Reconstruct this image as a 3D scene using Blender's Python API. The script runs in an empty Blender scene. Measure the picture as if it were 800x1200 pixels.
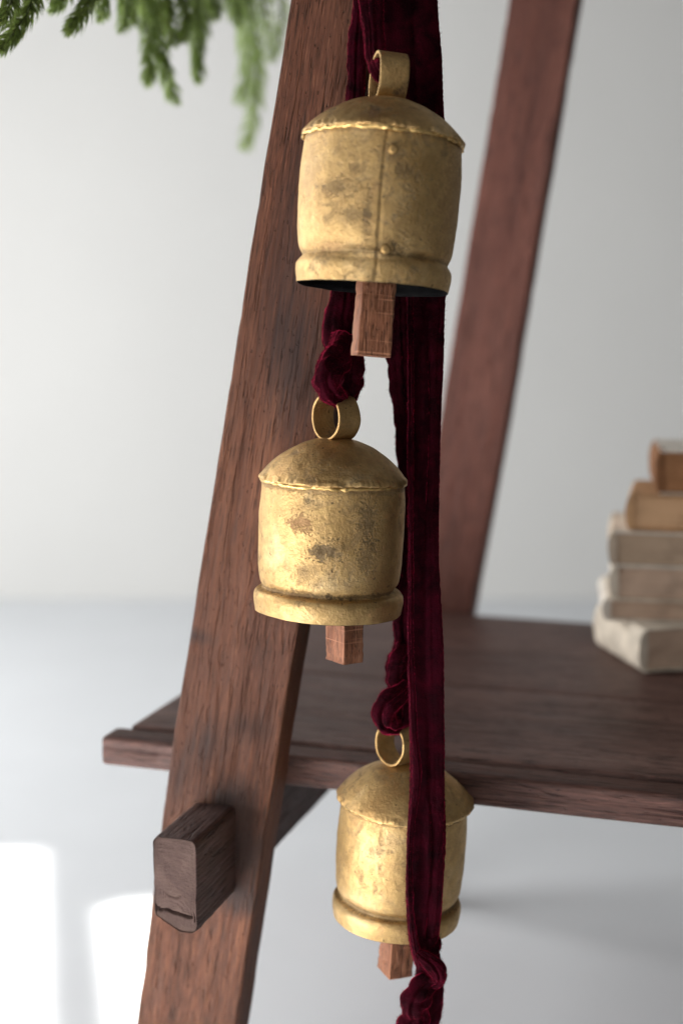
import bpy, math, random
import numpy as np
from mathutils import Vector, Matrix, Euler

random.seed(7)
RNG = np.random.default_rng(11)
R = math.radians
SC = bpy.context.scene
COL = SC.collection

# ------------------------------------------------------------------ camera
F_PX, CAM_Z, PITCH = 1640.0, 0.75, R(8.67)          # 49 mm lens, eye 0.75 m above the floor
cam_d = bpy.data.cameras.new('camera')
cam = bpy.data.objects.new('camera', cam_d)
COL.objects.link(cam)
cam.location = (0, 0, CAM_Z)
cam.rotation_euler = (math.pi / 2 - PITCH, 0, 0)
cam_d.sensor_fit = 'VERTICAL'
cam_d.sensor_height = 36
cam_d.sensor_width = 24
cam_d.lens = F_PX / 1200 * 36
cam_d.clip_start, cam_d.clip_end = 0.02, 60
cam_d.dof.use_dof = True
cam_d.dof.focus_distance = 1.005
cam_d.dof.aperture_fstop = 2.6
SC.camera = cam

# ------------------------------------------------------------------ world and lamps
W = bpy.data.worlds.new('World')
SC.world = W
W.use_nodes = True
bg = W.node_tree.nodes['Background']
bg.inputs['Color'].default_value = (1.0, 0.99, 0.965, 1)
bg.inputs['Strength'].default_value = 0.10


def area_lamp(name, loc, target, sx, sy, power, color, spread=180, xaxis=None):
    d = bpy.data.lights.new(name, 'AREA')
    d.shape = 'RECTANGLE'
    d.size, d.size_y = sx, sy
    d.energy = power
    d.color = color
    d.spread = R(spread)
    o = bpy.data.objects.new(name, d)
    COL.objects.link(o)
    z = (Vector(loc) - Vector(target)).normalized()
    x = Vector(xaxis).normalized() if xaxis else Vector((0, 0, 1)).cross(z).normalized()
    y = z.cross(x).normalized()
    x = y.cross(z).normalized()
    o.matrix_world = Matrix.Translation(loc) @ Matrix((x, y, z)).transposed().to_4x4()
    return o


# tall window far left near the wall, an added unseen lamp low at front left, and the pale room behind the camera
area_lamp('window_light', (-1.8, 2.05, 1.15), (0.2, 1.75, 0.3), 1.4, 1.8, 44, (1.0, 0.99, 0.97))
area_lamp('low_added_lamp', (-1.0, 0.45, 0.22), (-0.1, 1.15, 0.22), 0.7, 0.45, 15, (1.0, 0.975, 0.95))
area_lamp('room_light', (-0.6, -0.7, 1.5), (0.1, 1.1, 0.5), 1.9, 1.4, 8.5, (1.0, 0.98, 0.95))


# two strips of sunlight that fall through the window panes on to the floor
def sun_strip(name, cx, cy, width, length):
    w = Vector((-0.21, 0.978, 0)).normalized()
    el = R(52)
    d = Vector((-w.y * math.cos(el), w.x * math.cos(el), math.sin(el)))
    c = Vector((cx, cy, 0)) - w * (length / 2)       # cx, cy: middle of the far edge
    area_lamp(name, c + d * 2.2, c, width * math.sin(el), length, 24.0 * width * math.sin(el) * length,
              (1.0, 0.96, 0.90), spread=1.9, xaxis=d.cross(w) * -1)


sun_strip('sun_strip_light', -0.664, 1.78, 0.48, 1.9)
sun_strip('sun_strip_light', -0.250, 1.663, 0.072, 1.8)

SC.view_settings.view_transform = 'Standard'
SC.view_settings.look = 'None'
SC.view_settings.exposure = 0.06
SC.view_settings.gamma = 1.0
SC.render.engine = 'CYCLES'
SC.cycles.use_denoising = True
SC.cycles.max_bounces = 8


# ------------------------------------------------------------------ measuring helpers
def ray(px, py):
    c, s = math.cos(PITCH), math.sin(PITCH)
    dx, dy = (px - 400) / F_PX, -(py - 600) / F_PX
    return Vector((dx, c + dy * s, -s + dy * c))


def P(px, py, Y):
    d = ray(px, py)
    return Vector((0, 0, CAM_Z)) + d * (Y / d.y)


def on_plane(px, py, p0, n):
    o = Vector((0, 0, CAM_Z))
    d = ray(px, py)
    return o + d * ((Vector(p0) - o).dot(n) / d.dot(n))


# ------------------------------------------------------------------ noise
def _hash(i, j, k):
    h = (i.astype(np.int64) * 374761393 + j.astype(np.int64) * 668265263 + k.astype(np.int64) * 2147483647) & 0x7fffffff
    h = ((h ^ (h >> 13)) * 1274126177) & 0x7fffffff
    return ((h ^ (h >> 16)) & 0xffff) / 65535.0


def vnoise(p):
    p = np.asarray(p, float)
    i = np.floor(p)
    f = p - i
    f = f * f * (3 - 2 * f)
    i = i.astype(np.int64)
    out = 0
    for a in (0, 1):
        for b in (0, 1):
            for c in (0, 1):
                w = (f[:, 0] if a else 1 - f[:, 0]) * (f[:, 1] if b else 1 - f[:, 1]) * (f[:, 2] if c else 1 - f[:, 2])
                out = out + w * _hash(i[:, 0] + a, i[:, 1] + b, i[:, 2] + c)
    return out * 2 - 1


def fbm(p, octv=4):
    p = np.asarray(p, float)
    s, a = 0, 1.0
    for k in range(octv):
        s = s + a * vnoise(p * (2 ** k) + 17.3 * k)
        a *= 0.5
    return s


# ------------------------------------------------------------------ mesh helpers
def mesh_obj(name, verts, faces, mat, parent=None, frame=None, smooth=True, mats=None, fmat=None, sharp=None):
    verts = np.asarray(verts, float)
    if frame is not None:
        inv = np.array(frame.inverted())
        verts = verts @ inv[:3, :3].T + inv[:3, 3]
    me = bpy.data.meshes.new(name)
    me.from_pydata(verts.tolist(), [], faces)
    me.update()
    for m in (mats or [mat]):
        me.materials.append(m)
    if fmat is not None:
        me.polygons.foreach_set('material_index', fmat)
    me.polygons.foreach_set('use_smooth', [smooth] * len(me.polygons))
    if sharp:
        me.set_sharp_from_angle(angle=R(sharp))
    o = bpy.data.objects.new(name, me)
    COL.objects.link(o)
    if parent:
        o.parent = parent
    if frame is not None:
        o.matrix_local = frame
    return o


def empty(name, loc=(0, 0, 0), rot=(0, 0, 0), label=None, cat=None, group=None):
    o = bpy.data.objects.new(name, None)
    o.empty_display_size = 0.02
    COL.objects.link(o)
    o.location = loc
    o.rotation_euler = rot
    tag(o, label, cat, group)
    return o


def tag(o, label=None, cat=None, group=None, kind=None):
    for k, val in (('label', label), ('category', cat), ('group', group), ('kind', kind)):
        if val:
            o[k] = val


def frame_from(origin, x, y):
    x = Vector(x).normalized()
    z = x.cross(Vector(y)).normalized()
    y = z.cross(x)
    m = Matrix((x, y, z)).transposed().to_4x4()
    m.translation = Vector(origin)
    return m


def rrect(n=6, nc=4, r=0.12, asp=1.0):
    """unit rounded rectangle outline; corner radius r (of half A), asp = B/A"""
    pts = []
    ra, rb = r, r / asp
    cs = [(1, 1, 0), (-1, 1, 90), (-1, -1, 180), (1, -1, 270)]
    for i, (sx, sy, a0) in enumerate(cs):
        arc = [(sx * (1 - ra) + ra * math.cos(R(a0 + 90 * k / nc)), sy * (1 - rb) + rb * math.sin(R(a0 + 90 * k / nc))) for k in range(nc + 1)]
        pts += arc
        nx = cs[(i + 1) % 4]
        nxt = (nx[0] * (1 - ra) + ra * math.cos(R(nx[2])), nx[1] * (1 - rb) + rb * math.sin(R(nx[2])))
        for k in range(1, n):
            t = k / n
            pts.append((arc[-1][0] * (1 - t) + nxt[0] * t, arc[-1][1] * (1 - t) + nxt[1] * t))
    return np.array(pts)


def sweep(centers, A, B, prof, disp=None, caps=True):
    """sweep a unit profile along centres with half-axis vectors A and B. returns verts, faces"""
    C_, A, B = np.asarray(centers, float), np.asarray(A, float), np.asarray(B, float)
    n, m = len(C_), len(prof)
    V = C_[:, None, :] + prof[None, :, 0:1] * A[:, None, :] + prof[None, :, 1:2] * B[:, None, :]
    if disp is not None:
        nrm = V - C_[:, None, :]
        nrm /= np.linalg.norm(nrm, axis=2, keepdims=True) + 1e-9
        s = np.repeat(np.arange(n)[:, None], m, 1)
        k = np.repeat(np.arange(m)[None, :], n, 0)
        d = disp(V.reshape(-1, 3), s.ravel(), k.ravel()).reshape(n, m, 1)
        V = V + nrm * d
    faces = []
    for i in range(n - 1):
        for j in range(m):
            k = (j + 1) % m
            faces.append((i * m + j, i * m + k, (i + 1) * m + k, (i + 1) * m + j))
    V = V.reshape(-1, 3)
    if caps:
        for base, flip in ((0, True), ((n - 1) * m, False)):
            loop = list(range(base, base + m))
            c = V[loop].mean(0)
            ring0 = loop
            for t in (0.96, 0.6):
                i0 = len(V)
                V = np.vstack([V, c + (V[loop] - c) * t])
                ring1 = list(range(i0, i0 + m))
                for j in range(m):
                    k = (j + 1) % m
                    q = (ring0[j], ring0[k], ring1[k], ring1[j])
                    faces.append(q[::-1] if flip else q)
                ring0 = ring1
            faces.append(tuple(ring0[::-1]) if flip else tuple(ring0))
    return V, faces


def revolve(prof, seg, disp=None, closed=False):
    prof = np.asarray(prof, float)
    n = len(prof)
    th = np.arange(seg) / seg * 2 * math.pi
    r = prof[:, 0][:, None]
    X = r * np.cos(th)[None, :]
    Y = r * np.sin(th)[None, :]
    Z = np.repeat(prof[:, 1][:, None], seg, 1)
    V = np.stack([X, Y, Z], 2)
    if disp is not None:
        dr, dz = disp(V.reshape(-1, 3), np.repeat(np.arange(n), seg), np.tile(th, n))
        rad = np.stack([np.cos(th), np.sin(th), 0 * th], 1)
        V = V + rad[None] * dr.reshape(n, seg, 1)
        V[:, :, 2] += dz.reshape(n, seg)
    faces = []
    for i in range(n - 1 + (1 if closed else 0)):
        a, b = i * seg, ((i + 1) % n) * seg
        for j in range(seg):
            k = (j + 1) % seg
            faces.append((a + j, b + j, b + k, a + k))
    return V.reshape(-1, 3), faces


def smooth_prof(pts, per=6):
    """Catmull-Rom through profile points"""
    pts = np.asarray(pts, float)
    out = []
    for i in range(len(pts) - 1):
        p0, p1, p2, p3 = pts[max(i - 1, 0)], pts[i], pts[i + 1], pts[min(i + 2, len(pts) - 1)]
        for k in range(per):
            t = k / per
            out.append(0.5 * ((2 * p1) + (-p0 + p2) * t + (2 * p0 - 5 * p1 + 4 * p2 - p3) * t * t + (-p0 + 3 * p1 - 3 * p2 + p3) * t ** 3))
    out.append(pts[-1])
    return np.array(out)


# ------------------------------------------------------------------ materials
class N:
    def __init__(s, name):
        s.m = bpy.data.materials.new(name)
        s.m.use_nodes = True
        s.t = s.m.node_tree
        s.b = s.t.nodes['Principled BSDF']

    def n(s, kind, **kw):
        nd = s.t.nodes.new(kind)
        for k, val in kw.items():
            if k.startswith('_'):
                setattr(nd, k[1:], val)
            else:
                nd.inputs[k.replace('__', ' ')].default_value = val
        return nd

    def l(s, a, b):
        s.t.links.new(a, b)

    def coords(s, scale=(1, 1, 1), kind='Object', loc=(0, 0, 0)):
        tc = s.n('ShaderNodeTexCoord')
        mp = s.n('ShaderNodeMapping')
        mp.inputs['Scale'].default_value = scale
        mp.inputs['Location'].default_value = loc
        s.l(tc.outputs[kind], mp.inputs['Vector'])
        return mp.outputs['Vector']

    def noise(s, vec, scale, detail=4, rough=0.55, dist=0.0):
        nd = s.n('ShaderNodeTexNoise')
        nd.inputs['Scale'].default_value = scale
        nd.inputs['Detail'].default_value = detail
        nd.inputs['Roughness'].default_value = rough
        nd.inputs['Distortion'].default_value = dist
        s.l(vec, nd.inputs['Vector'])
        return nd.outputs['Fac']

    def ramp(s, fac, stops, interp='LINEAR'):
        nd = s.n('ShaderNodeValToRGB')
        nd.color_ramp.interpolation = interp
        e = nd.color_ramp.elements
        while len(e) < len(stops):
            e.new(0.5)
        for el, (pos, c) in zip(e, stops):
            el.position = pos
            el.color = (*c, 1) if isinstance(c, (tuple, list)) else (c, c, c, 1)
        s.l(fac, nd.inputs['Fac'])
        return nd.outputs['Color']

    def mix(s, fac, a, b, mode='MIX'):
        nd = s.n('ShaderNodeMix')
        nd.data_type = 'RGBA'
        nd.blend_type = mode
        for sock, val in ((nd.inputs[0], fac), (nd.inputs[6], a), (nd.inputs[7], b)):
            if hasattr(val, 'is_linked'):
                s.l(val, sock)
            else:
                sock.default_value = (*val, 1) if isinstance(val, tuple) else val
        return nd.outputs[2]

    def math(s, op, a, b=0.0, clamp=False):
        nd = s.n('ShaderNodeMath')
        nd.operation = op
        nd.use_clamp = clamp
        for sock, val in ((nd.inputs[0], a), (nd.inputs[1], b)):
            if hasattr(val, 'is_linked'):
                s.l(val, sock)
            else:
                sock.default_value = val
        return nd.outputs[0]

    def bump(s, h, strength=0.3, dist=0.001):
        nd = s.n('ShaderNodeBump')
        nd.inputs['Strength'].default_value = strength
        nd.inputs['Distance'].default_value = dist
        s.l(h, nd.inputs['Height'])
        s.l(nd.outputs['Normal'], s.b.inputs['Normal'])

    def set(s, **kw):
        for k, val in kw.items():
            sock = s.b.inputs[k.replace('__', ' ')]
            if hasattr(val, 'is_linked'):
                s.l(val, sock)
            else:
                sock.default_value = (*val, 1) if isinstance(val, tuple) and len(val) == 3 else val
        return s.m


def wood(name, dark, mid, light, rough=0.6, loc=(0, 0, 0), grain=1.0, pore=0.6, bump=0.6, stains=None, spec=0.3, saw=0.0):
    """weathered timber, grain along local X"""
    n = N(name)
    v = n.coords((3.0, 42 * grain, 42 * grain), loc=loc)
    big = n.noise(v, 1.0, 6, 0.6, 0.12)
    v2 = n.coords((14, 330, 330), loc=loc)
    fine = n.noise(v2, 1.0, 4, 0.6, 0.05)
    v3 = n.coords((38, 260, 260), loc=(loc[0] + 3, loc[1], loc[2]))
    pores = n.noise(v3, 1.0, 2, 0.4, 0.05)
    v4 = n.coords((5, 9, 9), loc=loc)
    blotch = n.noise(v4, 1.0, 4, 0.55, 0.4)
    base = n.ramp(big, [(0.28, dark), (0.5, mid), (0.74, light)])
    base = n.mix(n.ramp(fine, [(0.3, 0.0), (0.75, 1.0)]), n.mix(0.55, base, dark), base)
    pm = n.ramp(pores, [(0.60, 0.0), (0.68, 1.0)])
    base = n.mix(n.math('MULTIPLY', pm, pore), base, tuple(c * 0.28 for c in dark))
    hair = n.noise(n.coords((46, 760, 760), loc=loc), 1.0, 3, 0.62, 0.05)
    base = n.mix(n.ramp(hair, [(0.34, 0.9), (0.47, 0.0)]), base, tuple(c * 0.5 for c in dark))
    base = n.mix(n.ramp(hair, [(0.56, 0.0), (0.76, 0.5)]), base, tuple(min(1, c * 1.5) for c in light))
    ck = n.math('ABSOLUTE', n.math('SUBTRACT', n.noise(n.coords((2.6, 62, 62), loc=(loc[0] + 9, loc[1], loc[2])), 1.0, 4, 0.55, 0.1), 0.5))
    ckm = n.math('MULTIPLY', n.ramp(ck, [(0.0, 1.0), (0.022, 0.0)]), n.ramp(n.noise(n.coords((11, 30, 30), loc=loc), 1.0, 2), [(0.47, 0.0), (0.58, 1.0)]))
    base = n.mix(n.math('MULTIPLY', ckm, pore), base, tuple(c * 0.2 for c in dark))
    pm = n.math('ADD', pm, n.math('MULTIPLY', ckm, 1.6))
    base = n.mix(n.ramp(blotch, [(0.42, 0.0), (0.72, 0.55)]), base, tuple(c * 0.55 for c in mid))
    if saw:
        sl = n.noise(n.coords((520, 9, 9), loc=loc), 1.0, 2, 0.5, 0.1)
        base = n.mix(n.ramp(sl, [(0.62, 0.0), (0.70, saw)]), base, tuple(min(1, c * 1.45) for c in light))
    if stains:
        for (c, rad, amt, col) in stains:
            tc = n.n('ShaderNodeTexCoord')
            mp = n.n('ShaderNodeMapping')
            mp.vector_type = 'TEXTURE'
            mp.inputs['Location'].default_value = c
            mp.inputs['Scale'].default_value = rad
            n.l(tc.outputs['Object'], mp.inputs['Vector'])
            ln = n.n('ShaderNodeVectorMath')
            ln.operation = 'LENGTH'
            n.l(mp.outputs['Vector'], ln.inputs[0])
            d = n.math('ADD', ln.outputs['Value'], n.math('MULTIPLY', n.math('SUBTRACT', blotch, 0.5), 1.6))
            d = n.math('ADD', d, n.math('MULTIPLY', n.math('SUBTRACT', fine, 0.5), 0.8))
            k = n.ramp(d, [(0.25, amt), (1.0, 0.0)])
            base = n.mix(k, base, col)
    pit = n.ramp(n.noise(n.coords((150, 420, 420), loc=loc), 1.0, 2, 0.5), [(0.66, 0.0), (0.72, 1.0)])
    base = n.mix(n.math('MULTIPLY', pit, 0.7), base, tuple(c * 0.3 for c in dark))
    pm = n.math('ADD', pm, n.math('MULTIPLY', pit, 0.8))
    h = n.math('ADD', n.math('MULTIPLY', big, 0.25), n.math('MULTIPLY', fine, 0.5))
    h = n.math('SUBTRACT', h, n.math('MULTIPLY', pm, 0.5))
    n.bump(h, bump, 0.004)
    return n.set(Base__Color=base, Roughness=n.ramp(fine, [(0.3, rough - 0.1), (0.7, rough + 0.12)]), Specular__IOR__Level=spec)


def brass(name, loc, dark_amt=1.0, warm=0.0, spots=()):
    n = N(name)
    v = n.coords((1, 1, 1), loc=loc)
    cloud = n.noise(v, 26, 5, 0.6, 0.3)
    blot = n.noise(v, 95, 6, 0.72, 0.5)
    grit = n.noise(v, 560, 3, 0.65)
    mott = n.noise(v, 150, 4, 0.65, 0.2)
    gold = n.ramp(cloud, [(0.3, (0.50 + warm, 0.318, 0.125)), (0.55, (0.635, 0.430, 0.190)), (0.75, (0.74, 0.56, 0.315))])
    gold = n.mix(n.ramp(mott, [(0.34, 0.38), (0.60, 0.0)]), gold, (0.30, 0.18, 0.075))
    area = n.ramp(n.noise(v, 17, 3, 0.5), [(0.40, 0.0), (0.62, 1.0)])
    tm = n.math('MULTIPLY', n.ramp(blot, [(0.50, 0.0), (0.62, 1.0)]), n.math('ADD', n.math('MULTIPLY', area, 0.85), 0.12))
    tm = n.math('MULTIPLY', tm, n.ramp(grit, [(0.35, 0.35), (0.6, 1.0)]))
    tm = n.math('MULTIPLY', tm, dark_amt, True)
    col = n.mix(tm, gold, (0.075, 0.052, 0.035))
    speck = n.ramp(n.noise(v, 300, 2, 0.5), [(0.69, 0.0), (0.74, 0.8)])
    col = n.mix(speck, col, (0.06, 0.04, 0.025))
    rust = n.ramp(n.noise(v, 34, 4, 0.6, 0.5), [(0.60, 0.0), (0.75, 0.55)])
    col = n.mix(rust, col, (0.30, 0.145, 0.075))
    for (c, rad, amt, sc) in spots:
        tc = n.n('ShaderNodeTexCoord')
        mp = n.n('ShaderNodeMapping')
        mp.vector_type = 'TEXTURE'
        mp.inputs['Location'].default_value = c
        mp.inputs['Scale'].default_value = rad
        n.l(tc.outputs['Object'], mp.inputs['Vector'])
        ln = n.n('ShaderNodeVectorMath')
        ln.operation = 'LENGTH'
        n.l(mp.outputs['Vector'], ln.inputs[0])
        dd = n.math('ADD', ln.outputs['Value'], n.math('MULTIPLY', n.math('SUBTRACT', blot, 0.5), 4.2))
        dd = n.math('ADD', dd, n.math('MULTIPLY', n.math('SUBTRACT', grit, 0.5), 3.0))
        k = n.ramp(dd, [(0.45, amt * 0.8), (1.0, 0.0)])
        col = n.mix(k, col, sc)
        tm = n.math('MAXIMUM', tm, n.math('MULTIPLY', k, 0.7))
    h = n.math('ADD', n.math('MULTIPLY', mott, 0.5), n.math('MULTIPLY', grit, 0.5))
    h = n.math('SUBTRACT', h, n.math('MULTIPLY', tm, 0.4))
    n.bump(h, 0.7, 0.0015)
    rough = n.math('ADD', n.ramp(cloud, [(0.3, 0.46), (0.7, 0.56)]), n.math('MULTIPLY', tm, 0.35))
    met = n.math('SUBTRACT', 0.92, n.math('MULTIPLY', tm, 0.6))
    return n.set(Base__Color=col, Roughness=rough, Metallic=met)


def plain(name, color, rough=0.6, nscale=0, namp=0.15, metallic=0.0, bump=0.0, spec=0.4):
    n = N(name)
    if nscale:
        f = n.noise(n.coords(), nscale, 5, 0.6)
        n.set(Base__Color=n.mix(n.ramp(f, [(0.3, 0.0), (0.7, 1.0)]), tuple(c * (1 - namp) for c in color), tuple(min(1, c * (1 + namp)) for c in color)))
        if bump:
            n.bump(f, bump, 0.002)
    else:
        n.set(Base__Color=color)
    return n.set(Roughness=rough, Metallic=metallic, Specular__IOR__Level=spec)


M_wall = plain('wall_paint', (0.81, 0.81, 0.795), 0.9, 3.0, 0.015, spec=0.1)
M_floor = plain('floor_paint', (0.815, 0.845, 0.885), 0.5, 5.0, 0.02, spec=0.25)
M_inner = plain('black_inner_metal', (0.0035, 0.0035, 0.004), 0.7, 60, 0.5, 0.0, 0.2, spec=0.05)  # near-black inside of the bell shells


def velvet(name):
    n = N(name)
    v = n.coords()
    f = n.noise(v, 900, 2, 0.5)
    c = n.noise(v, 70, 4, 0.6, 0.5)
    base = n.mix(n.ramp(c, [(0.35, 0.0), (0.7, 1.0)]), (0.007, 0.0004, 0.0015), (0.034, 0.0010, 0.0055))
    n.bump(n.math('ADD', f, n.math('MULTIPLY', c, 1.5)), 0.5, 0.0012)
    return n.set(Base__Color=base, Roughness=0.95, Specular__IOR__Level=0.05, Sheen__Weight=1.0, Sheen__Roughness=0.27,
                 Sheen__Tint=(1.0, 0.04, 0.14))


M_velvet = velvet('burgundy_velvet')
M_pile = plain('velvet_pile', (0.085, 0.0015, 0.010), 0.8, spec=0.05)

# ------------------------------------------------------------------ setting
def sheet(name, corners, mat):
    return mesh_obj(name, corners, [(0, 1, 2, 3)], mat, smooth=False)


WALL_Y = 3.46
fl = sheet('floor', [(-7, -4, 0), (7, -4, 0), (7, WALL_Y, 0), (-7, WALL_Y, 0)], M_floor)
tag(fl, kind='structure')
wl = sheet('wall', [(-7, WALL_Y + 0.001, -0.02), (7, WALL_Y + 0.001, -0.02), (7, WALL_Y + 0.001, 4.5), (-7, WALL_Y + 0.001, 4.5)], M_wall)
tag(wl, kind='structure')

# ------------------------------------------------------------------ wooden stand
AZ = R(17.6)
U = Vector((math.cos(AZ), -math.sin(AZ), 0))     # along the shelf, to the right and towards the camera
V = Vector((math.sin(AZ), math.cos(AZ), 0))      # into depth
ZS = 0.38                                        # shelf top
UP = Vector((0, 0, 1))
F0 = on_plane(120, 861, (0, 0, ZS), UP)          # front left corner of the shelf

stand = empty('wooden_stand', (F0.x, F0.y, 0), label='dark weathered wooden stand with leaning legs, pegged rail and plank shelf', cat='wooden stand')


def local(o):
    """keep world placement under the stand's empty"""
    o.matrix_parent_inverse = Matrix.Translation(stand.location).inverted()
    return o


def leg(name, plane_off, edges, thick, mat, z0, z1, seed, fr=None):
    p0 = F0 + V * plane_off
    L, Rr = [], []
    for (xl, xr, y) in edges:
        a, b = on_plane(xl, y, p0, V), on_plane(xr, y, p0, V)
        L.append(((a - p0).dot(U), a.z))
        Rr.append(((b - p0).dot(U), b.z))

    def ip(T, z):
        T = sorted(T, key=lambda q: q[1])
        zs = [q[1] for q in T]
        us = [q[0] for q in T]
        if z < zs[0]:
            return us[0] + (us[-1] - us[0]) / (zs[-1] - zs[0]) * (z - zs[0])
        if z > zs[-1]:
            return us[-1] + (us[-1] - us[0]) / (zs[-1] - zs[0]) * (z - zs[-1])
        return float(np.interp(z, zs, us))

    C_, A, B = [], [], []
    n = 150
    for i in range(n):
        z = z0 + (z1 - z0) * i / (n - 1)
        l = np.mean([ip(L, z + d) for d in (-0.05, -0.02, 0, 0.02, 0.05)])
        r = np.mean([ip(Rr, z + d) for d in (-0.05, -0.02, 0, 0.02, 0.05)])
        c = p0 + U * ((l + r) / 2) + V * (thick / 2)
        c.z = z
        C_.append(c)
        A.append(U * ((r - l) / 2))
        B.append(V * (-thick / 2))
    ax = Vector(C_[-1]) - Vector(C_[0])
    prof = rrect(12, 4, 0.055, thick / ((A[0].length) * 2))

    def disp(Vv, s, k):
        q = Vv + seed
        corner = np.abs(prof[k, 0]) * np.abs(prof[k, 1])
        d = 0.0004 * fbm(q * np.array([60, 60, 9]), 3) + 0.0004 * fbm(q * np.array([160, 160, 20]), 2)
        chip = np.clip(fbm(q * np.array([30, 30, 38]), 3) - 0.45, 0, 1) * corner ** 6
        crack = np.clip(vnoise(q * np.array([210, 210, 7])) - 0.72, 0, 1)
        return d - 0.003 * chip - 0.004 * crack
    Vv, Ff = sweep(C_, A, B, prof, disp)
    fr = fr or frame_from(C_[0], ax, -V)
    return local(mesh_obj(name, Vv, Ff, mat, stand, fr, sharp=50))


LEG_T = 0.036
front_edges = [(341, 463, 0), (308, 432, 200), (245, 371, 600), (197, 322, 900), (160, 277, 1200)]
# stains round the peg and up the leg, in the leg's own coordinates (x along the leg)
def leg_frame(edges, off, z0, z1):
    p0 = F0 + V * off
    a = (on_plane(edges[0][0], edges[0][2], p0, V) + on_plane(edges[0][1], edges[0][2], p0, V)) / 2
    b = (on_plane(edges[-1][0], edges[-1][2], p0, V) + on_plane(edges[-1][1], edges[-1][2], p0, V)) / 2
    return frame_from(b, a - b, -V)


LEG_FR = leg_frame(front_edges, -LEG_T - 0.006, 0, 1)
STAINS = []
for (sx_, sy_, rx_, ry_, am_) in ((262, 938, 0.030, 0.024, 0.9), (243, 870, 0.040, 0.008, 0.75), (285, 1055, 0.020, 0.010, 0.8), (290, 850, 0.02, 0.006, 0.6), (212, 905, 0.05, 0.010, 0.6),
                                  (228, 745, 0.012, 0.005, 0.9), (350, 300, 0.10, 0.012, 0.6), (345, 420, 0.07, 0.010, 0.7), (330, 380, 0.06, 0.006, 0.8), (280, 1000, 0.04, 0.008, 0.8)):
    q_ = LEG_FR.inverted() @ on_plane(sx_, sy_, F0 + V * (-LEG_T - 0.006), V)
    STAINS.append((tuple(q_), (rx_, ry_, 0.03), am_, (0.020, 0.012, 0.011)))
M_leg = wood('leg_timber', (0.045, 0.0165, 0.0090), (0.120, 0.0455, 0.0245), (0.212, 0.090, 0.050), 0.66, (0.3, 0.1, 0.7), pore=0.22, spec=0.22,
             stains=STAINS)
M_leg2 = wood('back_leg_timber', (0.095, 0.034, 0.024), (0.18, 0.066, 0.047), (0.24, 0.098, 0.072), 0.62, (1.3, 0.4, 0.2), pore=0.4)
M_plank = wood('shelf_timber', (0.066, 0.032, 0.026), (0.155, 0.081, 0.066), (0.25, 0.145, 0.122), 0.5, (0.9, 2.1, 0.5), spec=0.3)
M_edge = wood('shelf_edge_timber', (0.05, 0.022, 0.017), (0.11, 0.050, 0.039), (0.19, 0.096, 0.077), 0.55, (2.9, 1.1, 0.3))
M_rail = wood('rail_timber', (0.035, 0.019, 0.017), (0.088, 0.049, 0.044), (0.145, 0.087, 0.077), 0.6, (0.1, 0.6, 1.9))

front_leg = leg('leg', -LEG_T - 0.006, front_edges, LEG_T, M_leg, 0.0, 1.22, 3.1, LEG_FR)
SHELF_D = (on_plane(525, 717, (0, 0, ZS), UP) - F0).dot(V)
back_edges = [(596, 676, 0), (513, 592, 500), (478, 552, 715)]
leg('leg', SHELF_D + 0.008, back_edges, LEG_T, M_leg2, 0.0, 1.22, 8.4)

# shelf: a narrow front lipping and two wide boards
shelf = bpy.data.objects.new('shelf', None)
COL.objects.link(shelf)
shelf.parent = stand


def plank(d0, d1, l0, l1, z1, th, mat, seed):
    n = 130
    mid = F0 + V * ((d0 + d1) / 2)
    C_, A, B = [], [], []
    for i in range(n):
        t = l0 + (l1 - l0) * (i / (n - 1)) ** 1.25
        e = min(1.0, (t - l0) / 0.006)
        k = 0.93 + 0.07 * math.sqrt(max(0, 1 - (1 - e) ** 2))
        c = mid + U * t
        c.z = z1 - th / 2
        C_.append(c)
        A.append(V * (-(d1 - d0) / 2))
        B.append(UP * (th / 2 * k))
    prof = rrect(16, 4, 0.004 / ((d1 - d0) / 2), th / (d1 - d0))

    def disp(Vv, s, k):
        q = Vv @ np.array([[U.x, V.x, 0], [U.y, V.y, 0], [0, 0, 1]]) + seed
        top = np.abs(prof[k, 1]) > 0.98
        d = 0.0005 * fbm(q * np.array([8, 70, 70]), 3)
        crack = np.clip(vnoise(q * np.array([5, 110, 60])) - 0.66, 0, 1)
        return np.where(top, d * 0.6 - 0.004 * crack, d * 1.4)
    Vv, Ff = sweep(C_, A, B, prof, disp)
    fr = frame_from(F0 + U * l0, U, V)
    o = mesh_obj('plank', Vv, Ff, mat, shelf, fr, sharp=50)
    o.matrix_parent_inverse = Matrix.Translation(stand.location).inverted()
    return o


plank(0.0, 0.030, 0.0, 1.15, ZS - 0.0015, 0.0256, M_edge, 1.0)
plank(0.0325, 0.245, 0.012, 1.15, ZS, 0.0256, M_plank, 2.0)
plank(0.2475, SHELF_D, 0.009, 1.15, ZS - 0.001, 0.0256, M_plank, 5.0)

# pegged rail: runs from the front leg to the back leg, its squared end sticks out as a peg
TEN0 = on_plane(205, 1038, F0 + V * (-LEG_T - 0.006 - 0.078), V)     # middle of the peg's end face
rail_w, rail_h = 0.0365, 0.074
rail_top = ZS - 0.030
ten_c = TEN0.copy()


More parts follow.
